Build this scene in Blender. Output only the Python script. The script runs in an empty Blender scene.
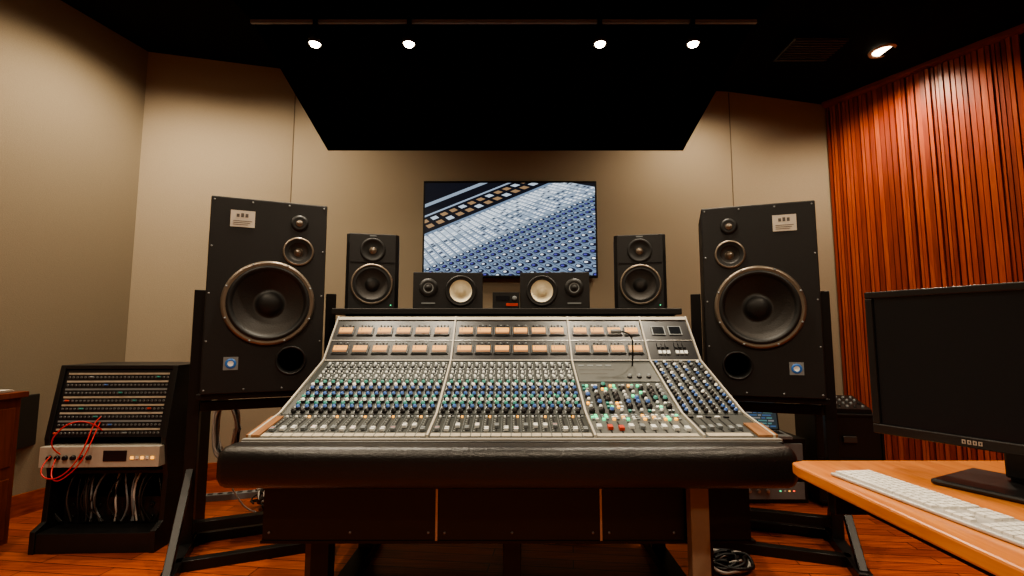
import bpy, math, random
from mathutils import Matrix, Vector
random.seed(7)
sc = bpy.context.scene
COL = sc.collection

# ------------------------------------------------------------------ materials
MATS = {}
def mat(name, col, rough=.5, metal=0., emis=None, es=0., vary=.12, scale=30., bump=0., spec=.5, coat=0.):
    if name in MATS: return MATS[name]
    m = bpy.data.materials.new(name); m.use_nodes = True
    nt = m.node_tree; b = nt.nodes['Principled BSDF']
    tc = nt.nodes.new('ShaderNodeTexCoord')
    nz = nt.nodes.new('ShaderNodeTexNoise'); nz.inputs['Scale'].default_value = scale
    nz.inputs['Detail'].default_value = 4
    nt.links.new(tc.outputs['Object'], nz.inputs['Vector'])
    mx = nt.nodes.new('ShaderNodeMix'); mx.data_type = 'RGBA'
    lo = [c*(1-vary) for c in col]; hi = [min(1, c*(1+vary)) for c in col]
    mx.inputs[6].default_value = (*lo, 1); mx.inputs[7].default_value = (*hi, 1)
    nt.links.new(nz.outputs['Fac'], mx.inputs[0])
    nt.links.new(mx.outputs[2], b.inputs['Base Color'])
    b.inputs['Roughness'].default_value = rough
    b.inputs['Metallic'].default_value = metal
    b.inputs['Specular IOR Level'].default_value = spec
    b.inputs['Coat Weight'].default_value = coat
    if emis:
        b.inputs['Emission Color'].default_value = (*emis, 1)
        b.inputs['Emission Strength'].default_value = es
    if bump:
        bp = nt.nodes.new('ShaderNodeBump'); bp.inputs['Strength'].default_value = bump
        bp.inputs['Distance'].default_value = .004
        nt.links.new(nz.outputs['Fac'], bp.inputs['Height'])
        nt.links.new(bp.outputs['Normal'], b.inputs['Normal'])
    MATS[name] = m
    return m

def wood(name, c1, c2, rough=.35, stretch=(1, 1, 1), scale=6., coat=0., bump=.1, rot=(0, 0, 0)):
    m = bpy.data.materials.new(name); m.use_nodes = True
    nt = m.node_tree; b = nt.nodes['Principled BSDF']
    tc = nt.nodes.new('ShaderNodeTexCoord'); mp = nt.nodes.new('ShaderNodeMapping')
    mp.inputs['Scale'].default_value = stretch; mp.inputs['Rotation'].default_value = rot
    nz = nt.nodes.new('ShaderNodeTexNoise'); nz.inputs['Scale'].default_value = scale
    nz.inputs['Detail'].default_value = 8; nz.inputs['Distortion'].default_value = .6
    cr = nt.nodes.new('ShaderNodeValToRGB')
    cr.color_ramp.elements[0].position = .32; cr.color_ramp.elements[0].color = (*c1, 1)
    cr.color_ramp.elements[1].position = .68; cr.color_ramp.elements[1].color = (*c2, 1)
    nt.links.new(tc.outputs['Object'], mp.inputs['Vector'])
    nt.links.new(mp.outputs['Vector'], nz.inputs['Vector'])
    nt.links.new(nz.outputs['Fac'], cr.inputs['Fac'])
    nt.links.new(cr.outputs['Color'], b.inputs['Base Color'])
    b.inputs['Roughness'].default_value = rough; b.inputs['Coat Weight'].default_value = coat
    bp = nt.nodes.new('ShaderNodeBump'); bp.inputs['Strength'].default_value = bump
    bp.inputs['Distance'].default_value = .002
    nt.links.new(nz.outputs['Fac'], bp.inputs['Height'])
    nt.links.new(bp.outputs['Normal'], b.inputs['Normal'])
    MATS[name] = m
    return m

def floor_mat():
    m = bpy.data.materials.new('floor_planks'); m.use_nodes = True
    nt = m.node_tree; b = nt.nodes['Principled BSDF']
    tc = nt.nodes.new('ShaderNodeTexCoord'); mp = nt.nodes.new('ShaderNodeMapping')
    mp.inputs['Rotation'].default_value = (0, 0, .12)
    br = nt.nodes.new('ShaderNodeTexBrick')
    br.inputs['Scale'].default_value = 1.0
    br.inputs['Brick Width'].default_value = 1.1; br.inputs['Row Height'].default_value = .085
    br.inputs['Mortar Size'].default_value = .0025; br.offset = .37
    br.inputs['Color1'].default_value = (.62, .15, .048, 1)
    br.inputs['Color2'].default_value = (.40, .080, .024, 1)
    br.inputs['Mortar'].default_value = (.03, .008, .003, 1)
    mp2 = nt.nodes.new('ShaderNodeMapping'); mp2.inputs['Scale'].default_value = (3, 40, 1)
    mp2.inputs['Rotation'].default_value = (0, 0, .12)
    nz = nt.nodes.new('ShaderNodeTexNoise'); nz.inputs['Scale'].default_value = 1.5; nz.inputs['Detail'].default_value = 8
    mx = nt.nodes.new('ShaderNodeMix'); mx.data_type = 'RGBA'; mx.blend_type = 'MULTIPLY'
    cr = nt.nodes.new('ShaderNodeValToRGB')
    cr.color_ramp.elements[0].position = .3; cr.color_ramp.elements[0].color = (.5, .42, .4, 1)
    cr.color_ramp.elements[1].position = .7; cr.color_ramp.elements[1].color = (1, 1, 1, 1)
    L = nt.links.new
    L(tc.outputs['Object'], mp.inputs['Vector']); L(tc.outputs['Object'], mp2.inputs['Vector'])
    L(mp.outputs['Vector'], br.inputs['Vector']); L(mp2.outputs['Vector'], nz.inputs['Vector'])
    L(nz.outputs['Fac'], cr.inputs['Fac'])
    mx.inputs[0].default_value = 1
    L(br.outputs['Color'], mx.inputs[6]); L(cr.outputs['Color'], mx.inputs[7])
    L(mx.outputs[2], b.inputs['Base Color'])
    b.inputs['Roughness'].default_value = .28
    return m

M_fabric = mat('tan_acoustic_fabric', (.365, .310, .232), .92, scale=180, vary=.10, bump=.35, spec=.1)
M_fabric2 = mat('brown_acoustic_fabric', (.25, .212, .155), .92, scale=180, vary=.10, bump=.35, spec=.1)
M_ceil = mat('black_ceiling_paint', (.008, .008, .008), .95, scale=60, spec=.1)
M_cloud = mat('black_cloud_fabric', (.004, .004, .004), .98, scale=90, bump=.2, spec=.05)
M_floor = floor_mat()
M_slat = [wood('cedar_slat_a', (.30, .045, .016), (.45, .084, .030), .38, (12, 12, .8), 5, rot=(0, 0, 0)),
          wood('cedar_slat_b', (.20, .028, .010), (.33, .055, .020), .38, (12, 12, .8), 5),
          wood('cedar_slat_c', (.36, .060, .022), (.52, .115, .040), .38, (12, 12, .8), 5)]
M_slatback = mat('slat_gap_dark', (.05, .01, .004), .8)
M_seam = mat('fabric_seam', (.13, .10, .07), .9)
M_redwood = wood('red_wood_trim', (.22, .04, .012), (.40, .09, .025), .35, (2, 2, 12), 4)
M_desk = wood('maple_desk_wood', (.50, .16, .038), (.68, .26, .07), .3, (14, 1.2, 8), 4, coat=.3)
M_cab = wood('dark_cherry_wood', (.10, .022, .010), (.19, .045, .018), .35, (10, 10, 1), 4)
M_cheek = wood('console_oak', (.20, .09, .035), (.31, .15, .065), .35, (12, 1, 6), 5)
M_black = mat('satin_black', (.010, .010, .010), .45)
M_blackm = mat('black_steel', (.013, .012, .012), .4, metal=.3)
M_steel = mat('grey_steel_leg', (.09, .085, .08), .4, metal=.5)
M_spk = mat('black_speaker_paint', (.0085, .0078, .0078), .55, scale=300, bump=.25)
M_leather = mat('black_leather', (.011, .010, .010), .32, scale=150, bump=.4)
M_cone = mat('speaker_cone_paper', (.028, .024, .021), .6, scale=120, bump=.3)
M_rubber = mat('surround_rubber', (.010, .010, .010), .5)
M_ringm = mat('driver_frame_metal', (.24, .20, .16), .35, metal=.7)
M_white = mat('white_cone', (.80, .72, .52), .6)
M_dark = mat('port_dark', (.002, .002, .002), .9)
M_silver = mat('brushed_aluminium', (.50, .48, .44), .35, metal=.6)
M_cream = mat('cream_trim', (.42, .39, .33), .45)
M_panel = mat('console_panel_grey', (.020, .024, .022), .5, vary=.15)
M_panel2 = mat('console_master_grey', (.085, .09, .085), .45)
M_strip = mat('scribble_strip', (.38, .34, .27), .6, vary=.3, scale=60)
M_kblack = mat('knob_black', (.012, .012, .014), .35)
M_kblue = mat('knob_blue', (.035, .11, .36), .4)
M_kteal = mat('knob_teal', (.04, .26, .22), .4)
M_kwhite = mat('knob_white', (.72, .74, .72), .4)
M_kgrey = mat('knob_grey', (.20, .22, .23), .4)
M_kred = mat('knob_red', (.5, .05, .02), .4)
M_lgreen = mat('led_green', (.05, .6, .25), .4, emis=(.08, 1, .4), es=1.2)
M_lorange = mat('led_orange', (.9, .4, .05), .4, emis=(1, .45, .06), es=1.5)
M_lred = mat('led_red', (.9, .05, .02), .4, emis=(1, .08, .03), es=2)
M_lblue = mat('badge_blue', (.03, .12, .35), .4, emis=(.1, .35, .8), es=.08)
M_vu = mat('vu_face_lit', (.55, .27, .06), .5, emis=(1, .42, .07), es=.50)
M_vud = mat('vu_face_lower', (.20, .09, .03), .5, emis=(1, .35, .08), es=.08)
M_paper = mat('paper_label', (.62, .58, .50), .8)
M_ink = mat('paper_ink', (.12, .11, .10), .8)
M_kbd = mat('white_keys', (.72, .70, .65), .5)
M_alu = mat('keyboard_aluminium', (.50, .48, .45), .4, metal=.3)
M_scroff = mat('screen_off', (.010, .012, .016), .14, spec=.6)
M_mbez = mat('monitor_bezel', (.012, .012, .013), .38)
M_red = mat('red_cable', (.6, .03, .03), .4)
M_cwhite = mat('white_cable', (.55, .52, .48), .5)
M_cblack = mat('black_cable', (.012, .012, .012), .5)
M_cblue = mat('blue_cable', (.03, .10, .35), .5)
M_beige = mat('beige_steel_leg', (.30, .23, .16), .5)
M_lamp = mat('lamp_glow', (1, .9, .7), .5, emis=(1, .82, .58), es=60)
M_lampd = mat('downlight_glow', (1, .9, .7), .5, emis=(1, .84, .60), es=14)
M_white_trim = mat('white_lamp_trim', (.6, .55, .48), .5)

def emat(name, col, s):
    return mat(name, tuple(c*.2 for c in col), .4, emis=col, es=s, vary=.02)

# ------------------------------------------------------------------ builder
class MB:
    def __init__(s):
        s.v = []; s.f = []; s.m = []; s.sm = []; s.mats = []; s.M = Matrix.Identity(4)
    def mi(s, m):
        if m not in s.mats: s.mats.append(m)
        return s.mats.index(m)
    def av(s, p):
        s.v.append(tuple(s.M @ Vector(p))); return len(s.v)-1
    def face(s, idx, m, smooth=False):
        s.f.append(tuple(idx)); s.m.append(s.mi(m)); s.sm.append(smooth)
    def quad(s, pts, m):
        s.face([s.av(p) for p in pts], m)
    def box(s, x0, x1, y0, y1, z0, z1, m):
        i = [s.av(p) for p in ((x0,y0,z0),(x1,y0,z0),(x1,y1,z0),(x0,y1,z0),(x0,y0,z1),(x1,y0,z1),(x1,y1,z1),(x0,y1,z1))]
        for q in ((3,2,1,0),(4,5,6,7),(0,1,5,4),(1,2,6,5),(2,3,7,6),(3,0,4,7)):
            s.face([i[k] for k in q], m)
    def taper(s, x, y, z0, z1, a0, b0, a1, b1, m):
        i = [s.av(p) for p in ((x-a0,y-b0,z0),(x+a0,y-b0,z0),(x+a0,y+b0,z0),(x-a0,y+b0,z0),
                               (x-a1,y-b1,z1),(x+a1,y-b1,z1),(x+a1,y+b1,z1),(x-a1,y+b1,z1))]
        for q in ((3,2,1,0),(4,5,6,7),(0,1,5,4),(1,2,6,5),(2,3,7,6),(3,0,4,7)):
            s.face([i[k] for k in q], m)
    def prism_x(s, poly, x0, x1, m):
        n = len(poly)
        a = [s.av((x0, y, z)) for y, z in poly]; b = [s.av((x1, y, z)) for y, z in poly]
        s.face(a[::-1], m); s.face(b, m)
        for k in range(n):
            s.face((a[k], a[(k+1) % n], b[(k+1) % n], b[k]), m)
    def lathe(s, o, prof, mats, seg=40, axis='y-'):
        o = Vector(o); rings = []
        for r, h in prof:
            ring = []
            if r < 1e-6:
                ring = [s.av(o + (Vector((0,-h,0)) if axis == 'y-' else Vector((0,0,h))))]*seg
            else:
                for k in range(seg):
                    a = 2*math.pi*k/seg
                    if axis == 'y-': p = Vector((r*math.cos(a), -h, r*math.sin(a)))
                    else: p = Vector((r*math.cos(a), r*math.sin(a), h))
                    ring.append(s.av(o+p))
            rings.append(ring)
        for j in range(len(rings)-1):
            m = mats[j] if isinstance(mats, list) else mats
            A, B = rings[j], rings[j+1]
            for k in range(seg):
                k2 = (k+1) % seg
                q = []
                for t in (A[k], A[k2], B[k2], B[k]):
                    if t not in q: q.append(t)
                if len(q) > 2: s.face(q, m, True)
    def tube(s, p0, p1, w, m):
        p0, p1 = Vector(p0), Vector(p1); d = p1-p0; L = d.length; q = d.to_track_quat('Z', 'Y')
        old = s.M.copy()
        s.M = old @ Matrix.Translation(p0) @ q.to_matrix().to_4x4()
        s.box(-w/2, w/2, -w/2, w/2, 0, L, m); s.M = old
    def obj(s, name, parent=None, world=False, bevel=0, recalc=True):
        me = bpy.data.meshes.new(name); me.from_pydata(s.v, [], s.f)
        for m in s.mats: me.materials.append(m)
        me.polygons.foreach_set('material_index', s.m)
        me.polygons.foreach_set('use_smooth', s.sm)
        me.update()
        o = bpy.data.objects.new(name, me); COL.objects.link(o)
        if parent:
            o.parent = parent
            if world: o.matrix_parent_inverse = pm(parent).inverted()
        if bevel:
            b = o.modifiers.new('bevel', 'BEVEL'); b.width = bevel; b.segments = 2; b.limit_method = 'ANGLE'
            b.angle_limit = math.radians(50)
        return o

def pm(e):
    return Matrix.Translation(e.location) @ Matrix.Rotation(e.rotation_euler.z, 4, 'Z')
def empty(name, loc=(0,0,0), rz=0):
    e = bpy.data.objects.new(name, None); e.location = loc; e.rotation_euler = (0,0,rz)
    e.empty_display_size = .1; COL.objects.link(e); return e
def cable(name, pts, r, m, parent=None, world=False):
    c = bpy.data.curves.new(name, 'CURVE'); c.dimensions = '3D'; c.bevel_depth = r; c.bevel_resolution = 2
    sp = c.splines.new('NURBS'); sp.points.add(len(pts)-1)
    for i, p in enumerate(pts): sp.points[i].co = (*p, 1)
    sp.use_endpoint_u = True; sp.order_u = 4; sp.resolution_u = 6
    c.materials.append(m)
    o = bpy.data.objects.new(name, c); COL.objects.link(o)
    if parent:
        o.parent = parent
        if world: o.matrix_parent_inverse = pm(parent).inverted()
    return o
def cut(o, cyls):
    """drill round holes (x,z,r,depth) in the front (y=0 side) of a cabinet mesh"""
    mb = MB()
    for x, z, r, d in cyls:
        seg = 48
        a = [mb.av((x+r*math.cos(2*math.pi*k/seg), -.05, z+r*math.sin(2*math.pi*k/seg))) for k in range(seg)]
        b = [mb.av((x+r*math.cos(2*math.pi*k/seg), d, z+r*math.sin(2*math.pi*k/seg))) for k in range(seg)]
        mb.face(a, M_dark); mb.face(b[::-1], M_dark)
        for k in range(seg): mb.face((a[k], b[k], b[(k+1) % seg], a[(k+1) % seg]), M_dark)
    c = mb.obj('cutter')
    par = o.parent; o.parent = None
    md = o.modifiers.new('b', 'BOOLEAN'); md.operation = 'DIFFERENCE'; md.object = c; md.solver = 'EXACT'
    bpy.context.view_layer.update()
    dg = bpy.context.evaluated_depsgraph_get()
    me = bpy.data.meshes.new_from_object(o.evaluated_get(dg))
    o.modifiers.clear(); o.data = me; o.parent = par
    bpy.data.objects.remove(c)

# ------------------------------------------------------------------ room
ZB = [(-3.6, 3.39), (-2.93, 3.39), (-1.87, 3.40), (1.87, 3.21), (2.65, 3.05), (4.0, 2.95)]
def zc(x):
    for (a, za), (b, zb) in zip(ZB, ZB[1:]):
        if x <= b: return za+(zb-za)*(x-a)/(b-a)
    return ZB[-1][1]
def wall(name, pts, m, th=.1):
    mb = MB()
    for (x0, y0), (x1, y1) in zip(pts, pts[1:]):
        d = Vector((x1-x0, y1-y0)).normalized(); n = Vector((-d.y, d.x))
        if n.dot(Vector(((x0+x1)/2, (y0+y1)/2-1))) < 0: n = -n
        ox, oy = n.x*th, n.y*th
        za, zb = zc(x0), zc(x1)
        i = [mb.av(p) for p in ((x0,y0,0),(x1,y1,0),(x1+ox,y1+oy,0),(x0+ox,y0+oy,0),
                                (x0,y0,za),(x1,y1,zb),(x1+ox,y1+oy,zb),(x0+ox,y0+oy,za))]
        for q in ((3,2,1,0),(4,5,6,7),(0,1,5,4),(1,2,6,5),(2,3,7,6),(3,0,4,7)):
            mb.face([i[k] for k in q], m)
    return mb.obj(name)
LC = (-2.93, 3.70); LS = (-1.87, 4.0); RS = (1.87, 4.0); RC = (2.65, 3.92)
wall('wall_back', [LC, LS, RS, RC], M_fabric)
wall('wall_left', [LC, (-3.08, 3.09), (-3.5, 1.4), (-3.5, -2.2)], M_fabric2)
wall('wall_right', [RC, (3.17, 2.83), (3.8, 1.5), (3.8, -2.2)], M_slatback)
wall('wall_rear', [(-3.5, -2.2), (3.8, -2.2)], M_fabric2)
mb = MB()
for x, y, xe in ((-1.87, 3.997, 0), (1.87, 3.997, 0)):
    mb.box(x-.003, x+.003, y, y+.003, .12, zc(x)-.01, M_seam)
mb.obj('trim_1')

mb = MB(); mb.box(-3.7, 4.0, -2.4, 4.2, -.1, 0, M_floor); mb.obj('floor')
mb = MB()
for (a, za), (b, zb) in zip(ZB, ZB[1:]):
    i = [mb.av(p) for p in ((a,-2.4,za),(b,-2.4,zb),(b,4.2,zb),(a,4.2,za),(a,-2.4,3.6),(b,-2.4,3.6),(b,4.2,3.6),(a,4.2,3.6))]
    for q in ((3,2,1,0),(4,5,6,7),(0,1,5,4),(1,2,6,5),(2,3,7,6),(3,0,4,7)):
        mb.face([i[k] for k in q], M_ceil)
mb.obj('ceiling')

# slatted timber lining on right wall
mb = MB()
def slat_run(p0, p1):
    p0, p1 = Vector(p0), Vector(p1); L = (p1-p0).length; d = (p1-p0)/L; n = Vector((-d.y, d.x))
    if n.dot(Vector((-p0.x, 1-p0.y))) < 0: n = -n
    s = .008
    while s < L-.03:
        w = random.choice([.016, .020, .020, .026, .030]); dep = random.choice([.016, .020, .026, .030])
        a = p0+d*s; b = p0+d*(s+w); a2 = a+n*dep; b2 = b+n*dep
        m = random.choice(M_slat); zt = min(zc(a.x), zc(b.x))-.035
        i = [mb.av((p.x, p.y, z)) for z in (.10, zt) for p in (a, b, b2, a2)]
        for q in ((3,2,1,0),(4,5,6,7),(0,1,5,4),(1,2,6,5),(2,3,7,6),(3,0,4,7)):
            mb.face([i[k] for k in q], m)
        s += w+random.choice([.005, .007, .009])
slat_run(RC, (3.17, 2.83)); slat_run((3.17, 2.83), (3.8, 1.5)); slat_run((3.8, 1.5), (3.8, -.5))
mb.obj('wall_slat_panelling')

def run_trim(name, pts, z0, z1, m, dep=.02, follow=False):
    mb = MB()
    for p0, p1 in zip(pts, pts[1:]):
        p0, p1 = Vector(p0), Vector(p1); d = (p1-p0).normalized(); n = Vector((-d.y, d.x))
        if n.dot(Vector((0-(p0.x+p1.x)/2, 1-(p0.y+p1.y)/2))) < 0: n = -n
        q0, q1 = p0+n*dep, p1+n*dep
        f = (lambda x, z: zc(x)+z) if follow else (lambda x, z: z)
        i = [mb.av((p.x, p.y, f(p.x, z))) for z in (z0, z1) for p in (p0, p1, q1, q0)]
        for q in ((3,2,1,0),(4,5,6,7),(0,1,5,4),(1,2,6,5),(2,3,7,6),(3,0,4,7)):
            mb.face([i[k] for k in q], m)
    return mb.obj(name)
run_trim('baseboard_left', [LC, (-3.08, 3.09), (-3.5, 1.4), (-3.5, -2.2)], 0, .13, M_redwood)
run_trim('baseboard_back', [LC, LS, RS, RC], 0, .13, M_redwood)
run_trim('baseboard_right', [RC, (3.17, 2.83), (3.8, 1.5), (3.8, -2.2)], 0, .10, M_redwood, .05)
run_trim('trim_2', [RC, (3.17, 2.83), (3.8, 1.5)], -.035, -.002, M_redwood, .06, True)

# ceiling cloud
mb = MB()
st = [(3.3, -1.296, 1.204, 2.41), (2.65, -1.505, 1.41, 2.93), (1.8, -1.75, 1.65, 3.12)]
bl = [mb.av((a, y, z)) for y, a, b, z in st]; brr = [mb.av((b, y, z)) for y, a, b, z in st]
tl = [mb.av((a, y, zc(a)-.002)) for y, a, b, z in st]; tr = [mb.av((b, y, zc(b)-.002)) for y, a, b, z in st]
for k in range(2):
    mb.face((bl[k], bl[k+1], brr[k+1], brr[k]), M_cloud)
    mb.face((bl[k], tl[k], tl[k+1], bl[k+1]), M_cloud)
    mb.face((brr[k], brr[k+1], tr[k+1], tr[k]), M_cloud)
    mb.face((tl[k], tr[k], tr[k+1], tl[k+1]), M_cloud)
mb.face((bl[0], brr[0], tr[0], tl[0]), M_cloud); mb.face((bl[2], tl[2], tr[2], brr[2]), M_cloud)
mb.obj('ceiling_cloud')

# ------------------------------------------------------------------ lights
LCOL = (1, .82, .60)
def spot(name, loc, tgt, e, size, blend=.6, rad=.05, col=LCOL, parent=None):
    l = bpy.data.lights.new(name, 'SPOT'); l.energy = e; l.color = col
    l.spot_size = math.radians(size); l.spot_blend = blend; l.shadow_soft_size = rad
    o = bpy.data.objects.new(name, l); o.location = loc
    o.rotation_euler = (Vector(tgt)-Vector(loc)).to_track_quat('-Z', 'Y').to_euler()
    COL.objects.link(o)
    if parent: o.parent = parent; o.matrix_parent_inverse = pm(parent).inverted()
    return o
trk = empty('track_light', (0, 2.63, 2.93))
mb = MB(); mb.box(-1.505, 1.41, 2.622, 2.638, 2.905, 2.925, M_kgrey)
mb.obj('track_rail', trk, True)
for x, tx, ty, tz in ((-1.127, -1.0, 2.2, .8), (-.589, -.5, 2.1, .8), (.503, .4, 2.1, .8), (1.035, .9, 2.2, .8)):
    mb = MB(); mb.M = Matrix.Translation((x, 2.62, 2.80))
    mb.box(-.012, .012, -.012, .012, .03, .12, M_blackm)
    mb.lathe((0,0,0), [(.0, .05), (.030, .05), (.038, .0), (.038, -.03), (.034, -.03), (.031, -.02)], M_blackm, 20, 'z')
    mb.lathe((0,0,0), [(.031, -.016), (.024, -.036), (0, -.046)], M_lamp, 20, 'z')
    mb.obj('lamp_head', trk, True)
    spot('lamp_beam', (x, 2.60, 2.73), (tx, ty, tz), 72, 95, .7, .03, (1, .86, .66), trk)
def downlight(x, y, e, size=152, blend=.75, tgt=None):
    z = zc(x); t = empty('recessed_downlight', (x, y, z))
    mb = MB(); mb.M = Matrix.Translation((x, y, z))
    mb.lathe((0,0,0), [(.085, 0), (.085, -.008), (.066, -.010), (.060, -.004)], M_white_trim, 32, 'z')
    mb.lathe((0,0,0), [(.060, -.004), (0, -.004)], M_lampd, 32, 'z')
    mb.obj('lamp_trim', t, True)
    tg = tgt or (x, y, 0)
    spot('lamp_beam', (x, y, z-.03), tg, e, size, blend, .06, parent=t)
downlight(2.557, 3.165, 78)
downlight(-2.40, 2.95, 140)
downlight(-2.9, 2.0, 75)
downlight(-1.75, 3.25, 64)
downlight(1.50, 3.40, 74)
downlight(-1.6, .9, 140); downlight(1.9, .9, 135); downlight(0.1, .4, 130)  # unseen ceiling lamps above the frame, added as fill light
downlight(-1.6, -1.2, 90); downlight(1.7, -1.2, 90)  # added fill too: unseen lamps behind the camera
# vent
mb = MB(); z = zc(2.15)
vx, vy = 2.12, 3.25
mb.box(vx-.2, vx+.2, vy-.14, vy+.14, z-.03, z-.015, M_kblack)
for k in range(9): mb.box(vx-.18, vx+.18, vy-.125+k*.029, vy-.118+k*.029, z-.038, z-.03, M_steel)
mb.obj('ceiling_vent')

# ------------------------------------------------------------------ television
tv = empty('wall_television', (-.0165, 3.93, 1.99))
W, H = 1.44, .81
mb = MB(); mb.box(-W/2, W/2, 0, .05, -H/2, H/2, M_mbez); mb.box(-.3, .3, .05, .07, -.2, .2, M_blackm)
mb.obj('housing', tv, bevel=.004)
T = {'bg': emat('tv_slate', (.22, .31, .45), .85), 'pale': emat('tv_pale', (.55, .66, .78), .95),
     'mid': emat('tv_mid', (.36, .46, .60), .9), 'dark': emat('tv_dark', (.010, .012, .020), .9),
     'navy': emat('tv_navy', (.006, .009, .035), .9), 'or': emat('tv_amber', (.55, .36, .20), .6),
     'white': emat('tv_white', (.85, .92, 1), 1.2), 'line': emat('tv_line', (.06, .09, .15), .9),
     'steel': emat('tv_steel', (.32, .41, .52), .9), 'purple': emat('tv_violet', (.10, .10, .45), .9)}
sw, sh = W-.03, H-.035
def clip(poly):
    for ax, lim, sg in ((0, 0, 1), (0, 1, -1), (1, 0, 1), (1, 1, -1)):
        out = []
        for i in range(len(poly)):
            a, b = poly[i], poly[(i+1) % len(poly)]
            ia = (a[ax]-lim)*sg >= 0; ib = (b[ax]-lim)*sg >= 0
            if ia: out.append(a)
            if ia != ib:
                t = (lim-a[ax])/(b[ax]-a[ax]); out.append((a[0]+t*(b[0]-a[0]), a[1]+t*(b[1]-a[1])))
        poly = out
        if len(poly) < 3: return None
    return poly
# the screen shows a photograph of a mixing desk: a desk plane seen in perspective
A, B, C, D = (-.32, .38), (.62, 1.08), (2.1, .60), (.10, -1.35)
def homog(P):
    (x0, y0), (x1, y1), (x2, y2), (x3, y3) = P      # (0,0) (1,0) (1,1) (0,1)
    dx1, dx2, sx = x1-x2, x3-x2, x0-x1+x2-x3
    dy1, dy2, sy = y1-y2, y3-y2, y0-y1+y2-y3
    den = dx1*dy2-dx2*dy1
    g = (sx*dy2-dx2*sy)/den; h = (dx1*sy-sx*dy1)/den
    return (x1-x0+g*x1, x3-x0+h*x3, x0, y1-y0+g*y1, y3-y0+h*y3, y0, g, h)
HH = homog((A, B, C, D))
def bl2(a, b):
    w_ = HH[6]*a+HH[7]*b+1
    return ((HH[0]*a+HH[1]*b+HH[2])/w_, (HH[3]*a+HH[4]*b+HH[5])/w_)
mb = MB()
def spoly(poly, m, lay):
    p = clip(poly)
    if p: mb.face([mb.av(((u-.5)*sw, -.001-lay*.0004, (v-.5)*sh)) for u, v in p], m)
def sband(a0, a1, b0, b1, m, lay):
    spoly([bl2(a0, b0), bl2(a1, b0), bl2(a1, b1), bl2(a0, b1)], m, lay)
def sdisc(a, b, ra, rb, m, lay, n=8):
    spoly([bl2(a+ra*math.cos(2*math.pi*t/n), b+rb*math.sin(2*math.pi*t/n)) for t in range(n)], m, lay)
spoly([(0,0),(1,0),(1,1),(0,1)], T['dark'], 0)
sband(0, 1, -.22, -.16, T['steel'], 1); sband(0, 1, -.03, -.005, T['mid'], 1)
sband(0, 1, .20, 1, T['bg'], 1)
sband(0, 1, .22, .50, T['steel'], 2); sband(0, 1, .24, .34, T['pale'], 3); sband(0, 1, .40, .48, T['mid'], 3)
NA = 36
for i in range(NA):
    a = (i+.5)/NA; p = 1/NA
    sband(a-.5*p, a-.40*p, .21, 1, T['line'], 4)
    if i % 2 == 0:
        for j in range(2): sband(a-.30*p, a+.9*p, .03+.08*j, .078+.08*j, T['or'] if (i+j) % 3 else T['pale'], 3)
    for j in range(13):
        b = .23+j*.020
        c_ = random.random()
        m = T['white'] if c_ < .6 else (T['navy'] if c_ < .75 else T['pale'])
        if c_ < .9: sband(a-.28*p, a+.25*p, b, b+.010, m, 5)
    for j in range(17):
        b = .51+j*.029
        sdisc(a, b, .37*p, .0118, T['navy'], 5)
        cm = ('white', 'purple', 'pale', 'purple', 'white', 'mid', 'purple')[j % 7]
        sdisc(a-.04*p, b-.003, .19*p, .0055, T[cm], 6, 6)
mb.obj('screen_picture', tv)

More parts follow.
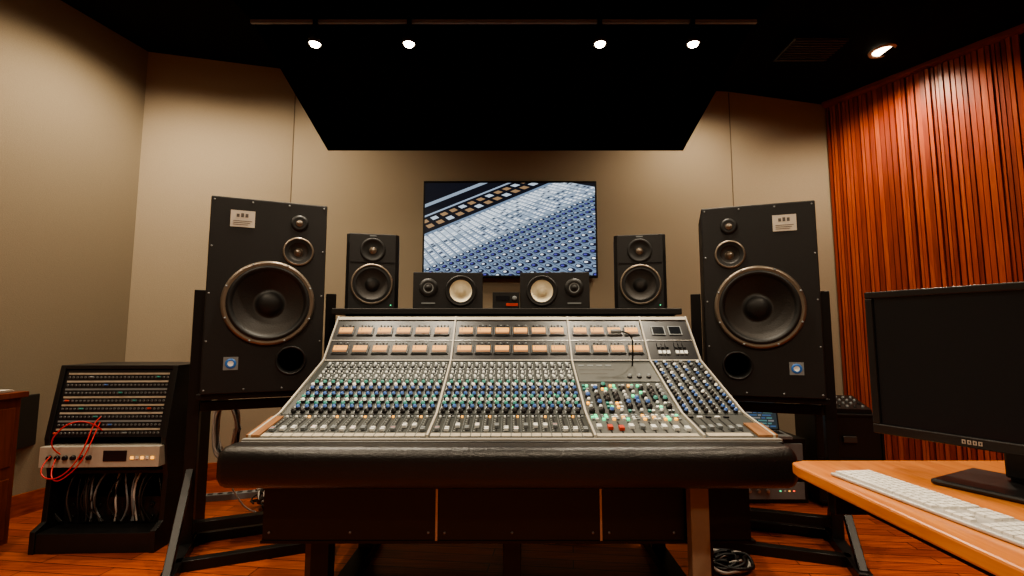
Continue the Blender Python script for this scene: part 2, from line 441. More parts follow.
# ------------------------------------------------------------------ main speakers
def main_speaker(loc, yaw, mir, zb=.815, h=1.04):
    e = empty('large_studio_speaker', (loc[0], loc[1], zb), yaw)
    w = .575; s = mir; dz = h-1.04
    mb = MB(); mb.box(-w/2, w/2, 0, .42, 0, h, M_spk)
    cab = mb.obj('cabinet', e)
    wo = (s*.01, .475+dz*.5); mi = (s*.145, .765+dz); tw = (s*.145, .925+dz); po = (s*.13, .165)
    cut(cab, [(*wo, .205, .16), (*mi, .068, .08), (*po, .066, .3)])
    b = cab.modifiers.new('bevel', 'BEVEL'); b.width = .006; b.segments = 2; b.limit_method = 'ANGLE'; b.angle_limit = 1.2
    mb = MB()
    mb.lathe((wo[0], 0, wo[1]), [(.226, 0), (.228, .010), (.212, .016), (.204, .008), (.198, .014), (.188, .016), (.178, .006),
             (.172, .000), (.13, -.030), (.085, -.062), (.075, -.066), (.06, -.048), (.035, -.036), (0, -.032)],
             [M_ringm, M_ringm, M_ringm, M_rubber, M_rubber, M_rubber, M_rubber, M_cone, M_cone, M_cone, M_rubber, M_rubber, M_rubber], 56)
    for k in range(8):
        a = math.pi/8+k*math.pi/4
        mb.lathe((wo[0]+.219*math.cos(a), -.012, wo[1]+.219*math.sin(a)), [(.006, 0), (.006, .004), (0, .005)], M_kgrey, 10)
    mb.obj('woofer', e)
    mb = MB()
    mb.lathe((mi[0], 0, mi[1]), [(.080, 0), (.080, .006), (.070, .008), (.062, .0), (.055, .003), (.048, -.002), (.024, -.03), (.020, -.02), (0, -.014)],
             [M_rubber, M_ringm, M_rubber, M_rubber, M_rubber, M_cone, M_ringm, M_ringm], 40)
    mb.lathe((tw[0], 0, tw[1]), [(.045, 0), (.045, .005), (.03, .006), (.018, .002), (.012, .008), (0, .011)],
             [M_black, M_rubber, M_rubber, M_ringm, M_ringm], 32)
    mb.obj('mid_and_tweeter', e)
    mb = MB()
    mb.lathe((po[0], 0, po[1]), [(.078, 0), (.076, .006), (.068, .004), (.062, -.02), (.06, -.2)], [M_rubber, M_black, M_dark, M_dark], 40)
    mb.obj('bass_port', e)
    mb = MB()
    lx, lz = -s*.135, .925+dz
    mb.box(lx-.058, lx+.058, -.003, .0, lz-.045, lz+.045, M_paper)
    for k, hh in enumerate((.018, .022, .02)):
        mb.box(lx-.030+k*.021, lx-.016+k*.021, -.004, -.003, lz+.008, lz+.008+hh, M_ink)
    for k in range(3): mb.box(lx-.045, lx+.045-.01*k, -.004, -.003, lz-.014-.010*k, lz-.011-.010*k, M_ink)
    lx, lz = -s*.155, .155
    mb.box(lx-.034, lx+.034, -.003, 0, lz-.034, lz+.034, M_kgrey)
    mb.lathe((lx, -.003, lz), [(.026, 0), (.026, .002), (.014, .002), (.013, .0015), (0, .0015)], [M_lblue, M_lblue, M_kwhite, M_kwhite], 24)
    for x in (-.27, -.09, .09, .27):
        for z in (.02, h-.02): mb.lathe((x, 0, z), [(.005, 0), (.005, .002), (0, .003)], M_kgrey, 8)
    for x in (-.272, .272):
        for z in (.27, .52, .77): mb.lathe((x, 0, z), [(.005, 0), (.005, .002), (0, .003)], M_kgrey, 8)
    mb.obj('labels_and_screws', e)
    # stand
    st = empty('speaker_stand', (loc[0], loc[1], 0), yaw)
    mb = MB()
    for x in (-.33, .33):
        mb.box(x-.028, x+.028, .12, .18, 0, 1.36, M_blackm)
        mb.box(x-.03, x+.03, -.28, .30, 0, .05, M_blackm)
        mb.tube((x, -.24, .04), (x, .14, .42), .035, M_blackm)
        mb.tube((x, .28, .04), (x, .17, .30), .03, M_blackm)
    mb.box(-.305, .305, .02, .40, zb-.03, zb, M_blackm)
    mb.box(-.33, .33, .125, .175, .10, .15, M_blackm)
    mb.box(-.33, .33, .125, .175, zb-.10, zb-.05, M_blackm)
    mb.box(-.33, .33, .25, .30, .0, .05, M_blackm)
    mb.box(-.33, .33, -.10, -.05, .0, .05, M_blackm)
    mb.obj('frame', st, bevel=.003)
main_speaker((-1.324, 2.61), math.radians(22.8), 1)
main_speaker((1.365, 2.65), math.radians(-19), -1, .785, 1.06)

# ------------------------------------------------------------------ small monitors
def small_monitor(x, y, z, yaw):
    e = empty('nearfield_studio_monitor', (x, y, z), yaw)
    w, h = .31, .465
    mb = MB()
    pts = [(-w/2, .02), (-w/2+.02, 0), (w/2-.02, 0), (w/2, .02), (w/2, .26), (-w/2, .26)]
    a = [mb.av((p[0], p[1], 0)) for p in pts]; b = [mb.av((p[0], p[1], h)) for p in pts]
    mb.face(a[::-1], M_spk); mb.face(b, M_spk)
    for k in range(6): mb.face((a[k], a[(k+1) % 6], b[(k+1) % 6], b[k]), M_spk)
    c = mb.obj('cabinet', e)
    cut(c, [(0, .155, .112, .1), (0, .365, .058, .04)])
    b = c.modifiers.new('bevel', 'BEVEL'); b.width = .005; b.segments = 2; b.limit_method = 'ANGLE'; b.angle_limit = 1.2
    mb = MB()
    mb.lathe((0, 0, .155), [(.125, 0), (.124, .006), (.113, .007), (.105, .0), (.1, .006), (.09, .0), (.045, -.035), (.04, -.03), (.02, -.022), (0, -.02)],
             [M_black, M_ringm, M_rubber, M_rubber, M_rubber, M_cone, M_rubber, M_rubber, M_cone], 44)
    mb.obj('woofer', e)
    mb = MB()
    mb.lathe((0, 0, .365), [(.075, 0), (.073, .004), (.06, .002), (.022, -.020), (.018, -.014), (0, -.008)],
             [M_black, M_rubber, M_black, M_ringm, M_ringm], 40)
    mb.box(-.13, .13, -.003, 0, .287, .291, M_kblack)
    mb.box(-.02, .02, -.002, 0, .448, .455, M_kgrey)
    mb.box(.11, .116, -.003, 0, .025, .031, M_lgreen)
    mb.obj('tweeter_waveguide', e)
small_monitor(-.850, 2.92, 1.27, .22)
small_monitor(.785, 2.94, 1.27, -.20)

def white_cone_monitor(x, y, z, yaw, s):
    e = empty('white_cone_bookshelf_speaker', (x, y, z), yaw)
    w, h = .41, .218
    mb = MB(); mb.box(-w/2, w/2, 0, .2, 0, h, M_spk); c = mb.obj('cabinet', e)
    cut(c, [(s*.075, .108, .080, .06)])
    b = c.modifiers.new('bevel', 'BEVEL'); b.width = .004; b.segments = 2; b.limit_method = 'ANGLE'; b.angle_limit = 1.2
    mb = MB()
    mb.lathe((s*.075, 0, .108), [(.093, 0), (.092, .006), (.082, .007), (.077, .002), (.072, .007), (.066, .0), (.032, -.022), (.028, -.012), (0, -.004)],
             [M_black, M_black, M_rubber, M_rubber, M_rubber, M_white, M_white, M_white], 44)
    mb.obj('woofer', e)
    mb = MB()
    mb.lathe((-s*.115, 0, .125), [(.056, 0), (.055, .004), (.03, .005), (.024, .001), (.014, .010), (0, .013)], [M_black, M_black, M_kgrey, M_rubber, M_rubber], 32)
    mb.box(-s*.115-.04, -s*.115+.04, -.002, 0, .03, .038, M_kgrey)
    mb.obj('tweeter', e)
white_cone_monitor(-.378, 2.85, 1.27, .08, 1)
white_cone_monitor(.252, 2.85, 1.27, -.08, -1)

# ------------------------------------------------------------------ console
con = empty('mixing_console', (0, 2.2, 0))
X0, X1 = -.976, .976
mb = MB()
mb.prism_x([(1.78, .60), (1.78, .738), (1.82, .742), (2.05, .787), (2.5, .982), (2.70, 1.212), (2.78, 1.222), (2.80, .60)], X0, X1, M_black)
mb.box(-.93, .90, 1.90, 2.74, .36, .60, M_black)
mb.obj('chassis', con, True, .004)
mb = MB()
for a, b in ((-.925, -.285), (-.275, .325), (.335, .64), (.72, .885)):
    mb.box(a, b, 1.872, 1.90, .36, .597, M_black)
for x in (-.28, .33): mb.box(x-.004, x+.004, 1.868, 1.90, .36, .597, M_silver)
mb.box(-.93, .90, 1.868, 1.90, .352, .362, M_blackm)
for x in (-.9, -.6, -.31, -.25, 0, .3, .36, .6):
    mb.lathe((x, 1.872, .39), [(.005, 0), (.005, .003), (0, .004)], M_kgrey, 8)
for x in (-.18, -.06, .11, .19, .44):
    mb.lathe((x, 1.872, .572), [(.011, 0), (.011, .006), (.006, .008), (.005, .022), (0, .022)], M_kgrey, 12)
mb.obj('front_panels', con, True)
mb = MB()
for x in (-.74, .0, .74):
    mb.box(x-.035, x+.035, 1.95, 2.02, .05, .36, M_blackm); mb.box(x-.035, x+.035, 2.55, 2.62, .05, .36, M_steel)
    mb.box(x-.04, x+.04, 1.80, 2.75, 0, .05, M_blackm)
mb.box(-.74, .74, 2.56, 2.60, .12, .18, M_steel)
mb.tube((-.55, 2.58, .18), (-.66, 2.58, .36), .03, M_steel); mb.tube((.55, 2.58, .18), (.66, 2.58, .36), .03, M_steel)
mb.box(.645, .712, 1.815, 1.865, 0, .597, M_beige)
mb.box(-.80, -.765, 1.96, 2.01, 0, .36, M_steel)
mb.obj('legs', con, True, .003)
for i in range(8):
    x = -.85+i*.23+random.uniform(-.05, .05)
    cable('underside_cord', [(x, 2.3, .37), (x+.03, 2.34, .25), (x+.1, 2.36, .19+.02*(i % 3)), (x+.2, 2.34, .25), (x+.24, 2.3, .37)], .006, [M_cblack, M_cwhite, M_cblack, M_cblue][i % 4], con, True)
# armrest
mb = MB()
def rr(w, h, r, n=6):
    pts = []
    for cx, cz, a0 in ((w-r, h-r, 0), (-(w-r), h-r, 90), (-(w-r), -(h-r), 180), (w-r, -(h-r), 270)):
        for k in range(n+1):
            a = math.radians(a0+90*k/n); pts.append((cx+r*math.cos(a), cz+r*math.sin(a)))
    return pts
stn = []
for x, k in ((-1.006, .55), (-1.002, .80), (-.992, .93), (-.975, 1.0), (-.7, 1), (-.35, 1), (0, 1), (.35, 1), (.7, 1), (.945, 1.0), (.960, .93), (.970, .80), (.974, .55)):
    bow = .012*(1-(x/1.0)**2)
    ring = [mb.av((x, 1.748-bow+py*k, .667+pz*k)) for py, pz in rr(.068, .071, .045)]
    stn.append(ring)
n = len(stn[0])
for r0, r1 in zip(stn, stn[1:]):
    for k in range(n): mb.face((r0[k], r0[(k+1) % n], r1[(k+1) % n], r1[k]), M_leather, True)
mb.face(stn[0], M_leather); mb.face(stn[-1][::-1], M_leather)
mb.obj('padded_armrest', con, True)

def segM(p0, p1):
    dy, dz = p1[0]-p0[0], p1[1]-p0[1]; L = math.hypot(dy, dz); ty, tz = dy/L, dz/L
    return Matrix(((1, 0, 0, 0), (0, ty, -tz, p0[0]), (0, tz, ty, p0[1]), (0, 0, 0, 1))), L
MF, LF = segM((1.82, .742), (2.05, .787))
MC, LCn = segM((2.05, .787), (2.50, .982))
MM, LM = segM((2.50, .982), (2.70, 1.212))
xs = [-.962, -.312, .306, .705, .962]
pn = MB()
for k in range(4):
    a, b = xs[k]+.005, xs[k+1]-.005
    pm_ = M_panel2 if k == 2 else M_panel
    pn.M = MF; pn.box(a, b, .0, LF-.002, -.002, .004, pm_)
    pn.M = MC; pn.box(a, b, .002, LCn-.004, -.002, .004, M_panel)
    pn.M = MM; pn.box(a, b, .004, LM-.004, -.002, .004, M_kblack)
# dividers
for x in xs:
    for Mx, L in ((MF, LF), (MC, LCn), (MM, LM)):
        pn.M = Mx; w = .004
        pn.box(x-w, x+w, -.002, L+.002, -.002, .013, M_cream)
pn.M = MM
pn.box(xs[0], xs[-1], LM-.022, LM, .0, .010, M_cream)
pn.box(xs[0], xs[-1], .0, .006, .0, .010, M_cream)
pn.box(xs[0], xs[-1], .136, .139, .0, .007, M_silver)
pn.M = MF
pn.box(X0, -.928, .0, LF-.04, .0, .012, M_cheek); pn.box(.905, X1, .0, .12, .0, .012, M_cheek)
pn.M = MC
pn.box(.315, .695, .27, .455, .003, .008, M_panel2)
pn.M = Matrix.Identity(4)
pn.box(X0, X1, 1.79, 1.82, .738, .744, M_silver)
pn.obj('surface_panels', con, True)

kb = MB()
def knob(x, s, r, h, body, cap, seg=10):
    kb.lathe((x, s, .004), [(r, 0), (r*.95, h*.55), (r*.72, h*.6), (r*.66, h), (0, h)], [body, body, cap, cap], seg, 'z')
bigrows = [M_kblack, M_kblue, M_kteal, M_kwhite, M_kteal, M_kblue, M_kblack, M_kblue, M_kwhite, M_kteal]
def channel(x, p, col):
    kb.M = MC
    kb.box(x-p/2-.0005, x-p/2+.0005, .006, LCn-.01, .004, .005, M_kgrey)
    for j in range(10):
        s = .018+j*.0262
        cap = bigrows[j]
        knob(x+(.004 if j % 2 else -.004), s, .0112, .018, M_kblack, cap)
        kb.box(x-.017, x-.0145, s-.002, s+.003, .004, .0052, M_kwhite)
        if j % 2: kb.box(x-.015, x-.011, s+.004, s+.012, .004, .007, random.choice([M_kwhite, M_kwhite, M_lgreen if (col+j) % 9 == 0 else M_kwhite]))
    for j in range(9):
        s = .290+j*.0215
        if j % 3 == 2:
            kb.box(x-.012, x-.004, s-.004, s+.004, .004, .010, M_kwhite); kb.box(x+.003, x+.012, s-.004, s+.004, .004, .010, M_kgrey)
        else:
            knob(x-.003, s, .0082, .014, M_kgrey if j % 2 else M_kblack, M_kwhite if j % 2 else M_kgrey, 8)
            kb.box(x+.009, x+.013, s-.004, s+.004, .004, .008, M_kwhite)
    kb.M = MF
    kb.box(x-p/2-.0005, x-p/2+.0005, .006, LF-.01, .004, .005, M_kgrey)
    kb.box(x-p/2+.002, x+p/2-.002, .004, .034, .004, .006, M_strip)
    kb.box(x-.003, x+.003, .055, .185, .004, .005, M_dark)
    for j in range(6): kb.box(x-.012, x-.007, .06+j*.022, .0615+j*.022, .004, .005, M_kwhite)
    s = .062+random.choice([0, 0, .005, .012, .035])
    kb.box(x-.008, x+.008, s-.013, s+.013, .005, .016, M_kwhite if col % 3 else M_kgrey)
    kb.box(x-.008, x+.008, s-.0015, s+.0015, .016, .0165, M_kred if col % 4 == 0 else M_kblack)
    kb.box(x-.011, x-.003, .195, .204, .004, .010, M_kwhite); kb.box(x+.003, x+.011, .195, .204, .004, .010, M_lorange if col % 3 == 2 else M_kgrey)
    kb.box(x-.006, x+.006, .212, .222, .004, .010, M_kblack)
for a, b, nch in ((xs[0]+.034, xs[1]-.008, 16), (xs[1]+.008, xs[2]-.008, 16)):
    p = (b-a)/nch
    for i in range(nch): channel(a+p*(i+.5), p, i)
kb.obj('channel_controls', con, True)

kb = MB()
# master section
kb.M = MC
cols = [M_kblack, M_kblack, M_kgrey, M_kteal, M_kblue]
for i in range(9):
    x = .335+i*.0415
    for j in range(8):
        s = .02+j*.030
        rr_ = random.random()
        if rr_ < .55: knob(x, s, .013, .020, M_kblack, random.choice(cols), 12)
        elif rr_ < .80:
            m = random.choice([M_lgreen, M_kwhite, M_kgrey, M_lorange, M_kteal])
            kb.box(x-.013, x-.002, s-.006, s+.006, .004, .012, m); kb.box(x+.002, x+.013, s-.006, s+.006, .004, .012, random.choice([M_kwhite, M_kgrey, M_lgreen]))
        else: knob(x, s, .009, .014, M_kgrey, M_kwhite, 10)
for i in range(4): kb.box(.33+i*.045, .36+i*.045, .425, .437, .008, .010, M_kgrey)
kb.box(.33, .50, .385, .388, .008, .009, M_ink); kb.box(.33, .46, .345, .348, .008, .009, M_ink)
for i in range(3): knob(.56+i*.045, .31, .012, .02, M_kblack, M_kgrey, 12)
# section D
for i in range(6):
    x = .727+i*.0415
    for j in range(16):
        s = .018+j*.0295
        knob(x, s, .0100, .017, M_kblack, [M_kwhite, M_kblack, M_kgrey, M_kblue][(j+i) % 4] if j > 4 else random.choice([M_kblack, M_kblue]))
        kb.box(x+.014, x+.018, s-.004, s+.004, .004, .007, M_kwhite)
kb.M = MF
for i in range(9):
    x = .335+i*.0415
    kb.box(x-.003, x+.003, .04, .15, .004, .005, M_dark)
    s = .06+random.random()*.03; kb.box(x-.009, x+.009, s-.014, s+.014, .005, .017, random.choice([M_kwhite, M_kwhite, M_kred, M_kgrey]))
    for j in range(3):
        kb.box(x-.013, x-.002, .165+j*.02, .177+j*.02, .004, .011, random.choice([M_lgreen, M_kwhite, M_lorange, M_kgrey, M_kwhite]))
        kb.box(x+.002, x+.013, .165+j*.02, .177+j*.02, .004, .011, random.choice([M_lgreen, M_kwhite, M_kgrey, M_kgrey]))
kb.box(.315, .69, .004, .030, .004, .006, M_strip)
for i in range(5):
    x = .727+i*.036
    kb.box(x-.003, x+.003, .05, .18, .004, .005, M_dark)
    s = .07+.01*(i % 3); kb.box(x-.008, x+.008, s-.013, s+.013, .005, .016, M_kgrey)
    kb.box(x-.010, x+.010, .190, .200, .004, .010, M_kwhite if i % 2 else M_kblack)
kb.box(.725, .89, .006, .035, .004, .006, M_strip)
kb.obj('master_section_controls', con, True)

vb = MB(); vb.M = MM
def meter(x, s, w=.076, h=.042):
    vb.box(x-w/2-.007, x+w/2+.007, s-h/2-.007, s+h/2+.007, .004, .010, M_kgrey)
    vb.box(x-w/2-.005, x+w/2+.005, s-h/2-.005, s+h/2+.005, .010, .013, M_kblack)
    vb.box(x-w/2, x+w/2, s-h*.20, s+h/2, .013, .0145, M_vu)
    vb.box(x-w/2, x+w/2, s-h/2, s-h*.20, .013, .0145, M_vud)
    for k in range(7):
        t = -.8+k*.27; vb.box(x+t*w*.42-.0007, x+t*w*.42+.0007, s+h*.28-abs(t)*.006, s+h*.38-abs(t)*.006, .0145, .0148, M_ink)
    vb.box(x-w*.30, x-w*.28, s-h*.1, s+h*.35, .0145, .015, M_ink)
for a, b, nn in ((xs[0], xs[1], 6), (xs[1], xs[2], 6), (xs[2], xs[3], 4)):
    p = (b-a-.03)/nn
    for i in range(nn):
        x = a+.015+p*(i+.5)
        for s in (.075, .200):
            meter(x, s, min(.072, p*.74))
            for k in range(4): vb.box(x-.03+k*.018, x-.022+k*.018, s+.040, s+.045, .004, .009, M_kgrey if k % 2 else M_kblack)
for i in range(2):
    x = .79+i*.09
    vb.box(x-.035, x+.035, .175, .235, .004, .010, M_kgrey); vb.box(x-.03, x+.03, .18, .23, .010, .011, M_scroff)
    for k in range(3): vb.box(x-.03+k*.022, x-.014+k*.022, .085, .115, .004, .012, M_kblack)
    for k in range(3): vb.box(x-.03+k*.022, x-.014+k*.022, .045, .065, .004, .012, M_kwhite)
vb.obj('meter_bridge', con, True)
# rear shelf carrying the near-field speakers
mb = MB()
mb.box(-1.03, .97, 2.76, 3.24, 1.235, 1.27, M_black)
mb.box(-.96, .94, 2.79, 2.82, .60, 1.235, M_black)
for x in (-.93, 0, .9): mb.box(x-.025, x+.025, 3.14, 3.19, 0, 1.235, M_blackm)
mb.obj('speaker_shelf', con, True, .004)
# gooseneck talkback microphone
cable('gooseneck_microphone', [(.60, 2.44, .955), (.60, 2.43, 1.02), (.60, 2.40, 1.09), (.575, 2.37, 1.13), (.53, 2.36, 1.135)], .004, M_blackm, con, True)
mb = MB(); mb.M = Matrix.Translation((.50, 2.36, 1.135)) @ Matrix.Rotation(math.pi/2, 4, 'Y')
mb.lathe((0,0,-.02), [(0, 0), (.009, 0), (.011, .02), (.009, .05), (0, .05)], M_kgrey, 14, 'z')
mb.obj('microphone_capsule', con, True)

# small controller between the white cone speakers
e = empty('monitor_controller_box', (-.035, 2.86, 1.27))
mb = MB(); mb.box(-.08, .08, 0, .16, 0, .10, M_black)
mb.box(-.06, .02, -.002, 0, .05, .08, M_scroff); mb.box(.0, .07, -.003, 0, .018, .034, M_kred)
mb.lathe((.05, 0, .065), [(.014, 0), (.012, .015), (0, .015)], M_kgrey, 16)
mb.obj('box', e, bevel=.003)

# ------------------------------------------------------------------ left rack
rk = empty('patchbay_rack', (-2.165, 2.77, 0), math.radians(2))
side = [(-.17, 0), (.27, 0), (.27, .93), (-.07, .95), (-.135, .57), (-.10, .37), (-.11, .14), (-.17, .11)]
mb = MB()
mb.prism_x(side, -.315, -.287, M_black); mb.prism_x(side, .287, .315, M_black)
mb.box(-.315, .315, -.07, .27, .93, .952, M_black)
mb.box(-.287, .287, .24, .27, .0, .93, M_black); mb.box(-.287, .287, -.165, .26, .0, .10, M_black)
mb.box(-.287, .287, -.08, .24, .375, .395, M_black)
mb.obj('carcass', rk, bevel=.003)
Mp, Lp = segM((-.125, .575), (-.065, .925))
pb = MB(); pb.M = Mp
pb.box(-.287, .287, 0, Lp, -.012, .0, M_kblack)
for r in range(8):
    s = .018+r*.042
    pb.box(-.27, .27, s+.018, s+.028, .0, .003, [M_strip, M_kgrey, M_cream, M_strip][r % 4])
    for i in range(26):
        x = -.262+i*.021
        pb.lathe((x, s+.004, .0), [(.0055, 0), (.0055, .003), (.003, .003), (0, .001)], [M_kgrey, M_kgrey, M_dark], 8, 'z')
        if (i*5+r*3) % 17 == 0: pb.lathe((x, s+.004, .0), [(.005, 0), (.005, .022), (0, .024)], random.choice([M_kred, M_kblue, M_kgrey, M_kteal]), 8, 'z')
pb.obj('patch_panels', rk)
mb = MB(); mb.box(-.305, .305, -.165, .2, .43, .535, M_cream)
for i in range(6): mb.lathe((-.25+i*.04, -.165, .48), [(.013, 0), (.011, .014), (0, .014)], M_kblack, 14)
mb.box(.02, .14, -.168, -.165, .46, .515, M_scroff)
for i in range(5): mb.box(.16+i*.026, .176+i*.026, -.170, -.165, .47, .485, M_kwhite if i % 2 else M_lorange)
mb.obj('rack_unit', rk, bevel=.002)
mb = MB(); mb.box(-.27, .27, -.03, .2, .10, .24, M_kblack)
for j in range(2):
    for i in range(7): mb.lathe((-.22+i*.07, -.03, .135+j*.065), [(.012, 0), (.012, .008), (.006, .009), (0, .004)], M_blackm, 14)
mb.obj('lower_rack_unit', rk, bevel=.002)
red = [[(-.24, -.175, .49), (-.25, -.23, .44), (-.20, -.25, .385), (-.11, -.24, .40), (-.05, -.22, .50), (-.045, -.18, .60), (-.06, -.14, .66), (-.05, -.10, .685)],
       [(-.19, -.175, .50), (-.215, -.23, .55), (-.18, -.22, .63), (-.12, -.19, .68), (-.05, -.16, .66), (-.03, -.12, .61)],
       [(-.05, -.11, .655), (-.03, -.18, .58), (-.035, -.22, .47), (-.10, -.24, .40), (-.15, -.25, .37), (-.2, -.22, .42), (-.21, -.175, .48)]]
for pts in red: cable('red_patch_cord', pts, .0032, M_red, rk)
for i in range(24):
    x = -.25+i*.0215; c = random.choice([M_cblack, M_kgrey, M_cblack, M_cblack, M_cwhite, M_cblack, M_steel])
    dx = random.uniform(-.10, .10)
    cable('hanging_cord', [(x, .0, .40), (x+dx*.5, -.07, .36), (x+dx, -.09, .28-random.random()*.12), (x+dx*.8, -.06, .18), (x+dx*.3, -.05, .12)], .005, c, rk)

# small wall connection panel on left wall
mb = MB(); mb.M = Matrix.Translation((-3.045, 3.14, .58)) @ Matrix.Rotation(math.radians(-76), 4, 'Z')
mb.box(-.12, .12, -.05, .0, -.16, .16, M_black)
for i in range(3):
    for j in range(4): mb.lathe((-.06+i*.06, -.05, -.1+j*.065), [(.014, 0), (.014, .004), (.008, .004), (0, .001)], M_kgrey, 12)
mb.obj('wall_connection_panel', bevel=.003)

# left cabinet
cb = empty('wooden_cabinet', (-2.85, 2.36, 0))
mb = MB(); mb.box(-.25, .25, -.25, .25, .05, .79, M_cab); mb.box(-.27, .27, -.27, .27, .79, .82, M_cab); mb.box(-.23, .23, -.23, .23, 0, .05, M_black)
for z in (.08, .32, .56): mb.box(-.235, .235, -.262, -.25, z, z+.20, M_cab); mb.box(-.05, .05, -.28, -.262, z+.09, z+.105, M_silver)
for z in (.08, .44): mb.box(.25, .256, -.22, .22, z, z+.30, M_cab)
mb.obj('carcass', cb, bevel=.004)
mb = MB(); mb.M = Matrix.Translation((-2.72, 2.45, .82)) @ Matrix.Rotation(.1, 4, 'Z')
for k in range(6): mb.box(-.105+.004*(k % 3), .105+.004*(k % 2), -.14, .14-.003*k, .0008+.002*k, .0026+.002*k, M_paper)
mb.obj('stack_of_papers')

# ------------------------------------------------------------------ desk + monitor + keyboard
dk = empty('wooden_desk', (1.4, .9, 0))
mb = MB()
outline = [(.885, 1.52), (.842, 1.50), (.832, 1.46), (.832, .25), (1.95, .25), (1.95, 1.52)]
a = [mb.av((x, y, .705)) for x, y in outline]; b = [mb.av((x, y, .739)) for x, y in outline]
mb.face(a, M_desk); mb.face(b[::-1], M_desk)
for k in range(6): mb.face((a[k], b[k], b[(k+1) % 6], a[(k+1) % 6]), M_desk)
mb.obj('top', dk, True, .006)
mb = MB(); mb.box(.90, 1.85, 1.40, 1.43, .62, .705, M_black); mb.box(.95, .98, .35, 1.40, .64, .705, M_black)
mb.box(1.75, 1.80, .30, 1.43, 0, .705, M_black); mb.box(1.1, 1.75, .30, .34, .3, .705, M_black)
mb.box(1.1, 1.15, .30, .36, 0, .705, M_black)
mb.obj('underframe', dk, True, .003)

mn = empty('computer_monitor', (1.228, 1.194, .74), math.radians(-63.4))
mb = MB()
mb.box(-.32, .32, .0, .03, .09, .508, M_mbez); mb.taper(0, .05, .14, .46, .24, .03, .24, .03, M_mbez)
for x0, x1, z0, z1 in ((-.32, .32, .09, .118), (-.32, .32, .488, .508), (-.32, -.30, .118, .488), (.30, .32, .118, .488)):
    mb.box(x0, x1, -.010, .0, z0, z1, M_mbez)
mb.obj('display_housing', mn, bevel=.003)
mb = MB(); mb.box(-.30, .30, -.002, 0, .118, .488, M_scroff); mb.obj('display_panel', mn)
mb = MB()
bx = -.112
for i in range(4):
    mb.box(bx+i*.011, bx+i*.011+.008, -.0115, -.010, .099, .1095, M_silver)
    mb.box(bx+i*.011+.0028, bx+i*.011+.0055, -.0118, -.0115, .1015, .107, M_mbez)
mb.box(.27, .276, -.0115, -.010, .101, .105, M_lblue)
mb.obj('maker_badge', mn)
mb = MB(); mb.box(-.05, .05, .06, .10, .008, .30, M_mbez); mb.box(-.15, .15, -.10, .13, .0, .014, M_mbez)
mb.box(-.055, .055, .05, .075, .02, .12, M_mbez)
mb.obj('stand', mn, bevel=.006)

ky = empty('computer_keyboard', (.95, 1.134, .74), math.radians(-83.8))
mb = MB(); mb.box(-.23, .23, -.062, .062, .0, .008, M_alu)
mb.obj('base_plate', ky, bevel=.003)
mb = MB()
for r in range(6):
    y = -.052+r*.0178; x = -.222
    h = .0148 if r < 5 else .010
    i = 0
    while x < .048:
        w = .0160
        if r == 0 and i == 3: w = .095
        if r in (1, 2) and i == 0: w = .028
        mb.box(x, min(x+w, .060), y, y+h, .008, .0135, M_kbd); x += w+.0032; i += 1
    for c in range(3):
        if not (r == 2) and not (r == 1 and c != 1): mb.box(.072+c*.0192, .072+c*.0192+.0160, y, y+h, .008, .0135, M_kbd)
    for c in range(4):
        mb.box(.140+c*.0192+.006, .140+c*.0192+.0220, y, y+h, .008, .0135, M_kbd)
mb.obj('keys', ky)

# ------------------------------------------------------------------ right rear gear
ar = empty('amplifier_rack', (1.68, 3.52, 0))
mb = MB(); mb.box(-.30, .30, -.17, .2, 0, .42, M_black)
for k in range(3):
    z = .03+k*.125
    mb.box(-.27, .27, -.185, -.17, z, z+.11, M_kgrey if k != 1 else M_kblack)
    for i in range(5): mb.lathe((-.22+i*.06, -.185, z+.055), [(.013, 0), (.011, .014), (0, .014)], M_silver, 12)
    for i in range(4): mb.box(.10+i*.03, .112+i*.03, -.188, -.185, z+.05, z+.058, [M_lgreen, M_kwhite, M_lorange, M_lred][i])
mb.obj('rack_units', ar, bevel=.003)
lp = empty('laptop_computer', (1.74, 3.46, .42), -.15)
mb = MB(); mb.box(-.16, .16, -.11, .11, 0, .018, M_kgrey)
for r in range(5): mb.box(-.14, .14, -.03+r*.024, -.012+r*.024, .018, .020, M_kblack)
mb.M = Matrix.Translation((0, .11, .018)) @ Matrix.Rotation(math.radians(-12), 4, 'X')
mb.box(-.16, .16, 0, .008, 0, .215, M_kblack); mb.box(-.15, .15, -.001, 0, .01, .205, emat('laptop_screen', (.05, .07, .08), .5))
for k in range(9):
    z = .022+k*.019; x = -.14
    while x < .12:
        w = random.uniform(.02, .07)
        mb.box(x, min(x+w, .145), -.002, -.001, z, z+.010, random.choice([emat('clip_teal', (.15, .35, .35), .5), emat('clip_blue', (.1, .2, .4), .5), emat('clip_grey', (.35, .35, .35), .5)])); x += w+.008
mb.obj('laptop_body', lp)
ec = empty('equipment_case', (2.24, 3.42, 0), -.2)
mb = MB(); mb.box(-.2, .2, -.18, .18, .03, .60, M_black)
for x in (-.2, .185): mb.box(x, x+.015, -.19, -.175, .03, .6, M_blackm)
for z in (.03, .3, .585): mb.box(-.2, .2, -.19, -.178, z, z+.015, M_blackm)
mb.box(-.04, .04, -.20, -.18, .42, .46, M_steel)
for x in (-.15, .15):
    for y in (-.13, .13): mb.box(x-.02, x+.02, y-.02, y+.02, 0, .03, M_rubber)
mb.obj('case_body', ec, bevel=.003)
mb = MB(); mb.M = Matrix.Translation((2.22, 3.40, .60)) @ Matrix.Rotation(-.2, 4, 'Z')
mb.prism_x([(-.13, 0), (.13, 0), (.13, .09), (-.13, .03)], -.17, .17, M_black)
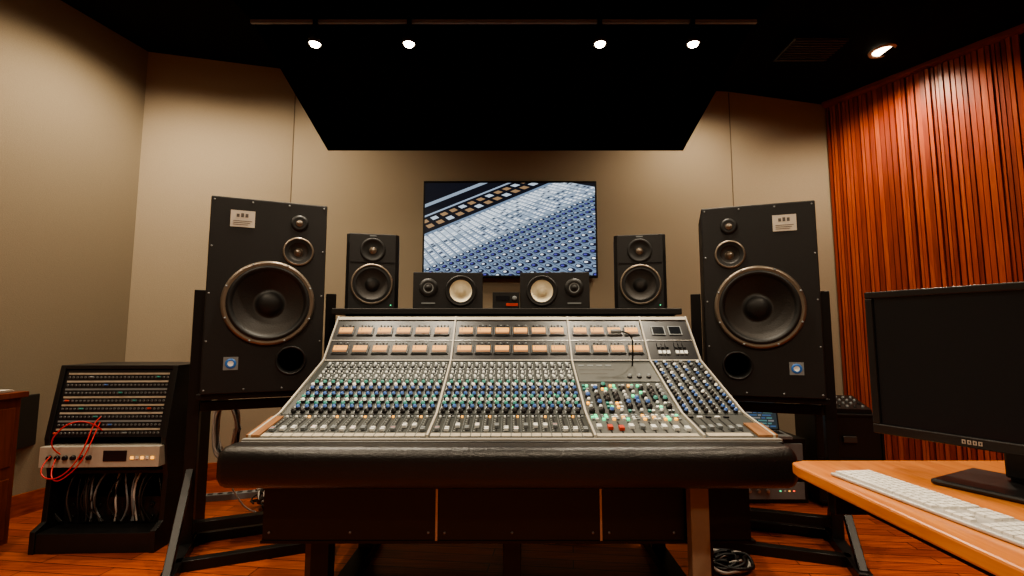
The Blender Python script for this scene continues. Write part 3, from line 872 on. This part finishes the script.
for i in range(7):
    for j in range(4): mb.lathe((-.14+i*.046, -.09+j*.055, .038+j*.0127), [(.009, 0), (.008, .014), (0, .014)], random.choice([M_kgrey, M_kgrey, M_kblack]), 10, 'z')
mb.obj('small_mixer')

# ------------------------------------------------------------------ cables
def tangle(name, cx, cy, rad, n, mats, zmax=.05):
    e = empty(name, (cx, cy, 0))
    for i in range(n):
        pts = []; a = random.random()*6; r = rad*random.uniform(.4, 1)
        for k in range(14):
            a += random.uniform(.3, .9); rr2 = r*random.uniform(.6, 1.1)
            pts.append((rr2*math.cos(a), rr2*.7*math.sin(a), random.uniform(.008, zmax)))
        cable('cord', pts, random.choice([.005, .008]), random.choice(mats), e)
tangle('floor_cable_tangle', -1.45, 3.28, .28, 16, [M_cblack, M_kgrey, M_cwhite, M_cblack, M_cblack], .14)
tangle('floor_cable_tangle', 1.40, 3.12, .16, 8, [M_cblack, M_cblack, M_cwhite])
tangle('floor_cable_tangle', 1.02, 2.45, .15, 10, [M_cblack, M_cwhite, M_cblack], .06)
tangle('floor_cable_tangle', .35, 2.95, .3, 8, [M_cblack, M_cblack, M_cwhite])
hc = empty('hanging_cable_coil', (-1.72, 2.98, .55))
for i in range(10):
    pts = []
    for k in range(13):
        a = 2*math.pi*k/12; pts.append((.07*math.cos(a)+random.uniform(-.015, .015), -.03+.007*i, .17*math.sin(a)+random.uniform(-.02, .02)))
    cable('coil_turn', pts, .006, random.choice([M_cwhite, M_cblack, M_cwhite, M_kgrey]), hc)
cable('coil_tail', [(-.02, 0, -.1), (0, .02, -.3), (.05, .1, -.5), (.1, .2, -.545)], .005, M_cwhite, hc)
cable('coil_hook', [(0, 0, .14), (.02, 0, .19), (.05, -.12, .2), (.07, -.24, .2)], .006, M_cblack, hc)
cable('speaker_cable', [(-1.35, 3.0, .9), (-1.36, 3.08, .7), (-1.33, 3.1, .4), (-1.40, 3.15, .1), (-1.5, 3.2, .01)], .006, M_cwhite)
cable('speaker_cable', [(1.48, 3.1, .9), (1.50, 3.16, .7), (1.36, 3.18, .3), (1.30, 3.2, .1), (1.35, 3.25, .01)], .006, M_cwhite)
mb = MB(); mb.M = Matrix.Translation((-1.90, 3.45, 0)) @ Matrix.Rotation(.3, 4, 'Z')
mb.box(-.2, .2, -.03, .03, 0, .04, M_kgrey)
for i in range(6): mb.box(-.17+i*.06, -.14+i*.06, -.015, .015, .04, .042, M_kblack)
mb.obj('power_strip', bevel=.004)

# ------------------------------------------------------------------ world + camera
w = bpy.data.worlds.new('world'); sc.world = w; w.use_nodes = True
w.node_tree.nodes['Background'].inputs[0].default_value = (.02, .016, .012, 1)
w.node_tree.nodes['Background'].inputs[1].default_value = .3
cd = bpy.data.cameras.new('camera'); cd.sensor_width = 36; cd.lens = 484/1024*36; cd.clip_start = .02
cam = bpy.data.objects.new('camera', cd); cam.location = (0, 0, 1.12); cam.rotation_euler = (math.radians(95.5), 0, 0)
COL.objects.link(cam); sc.camera = cam
try:
    sc.view_settings.look = 'AgX - Medium High Contrast'
except Exception: pass
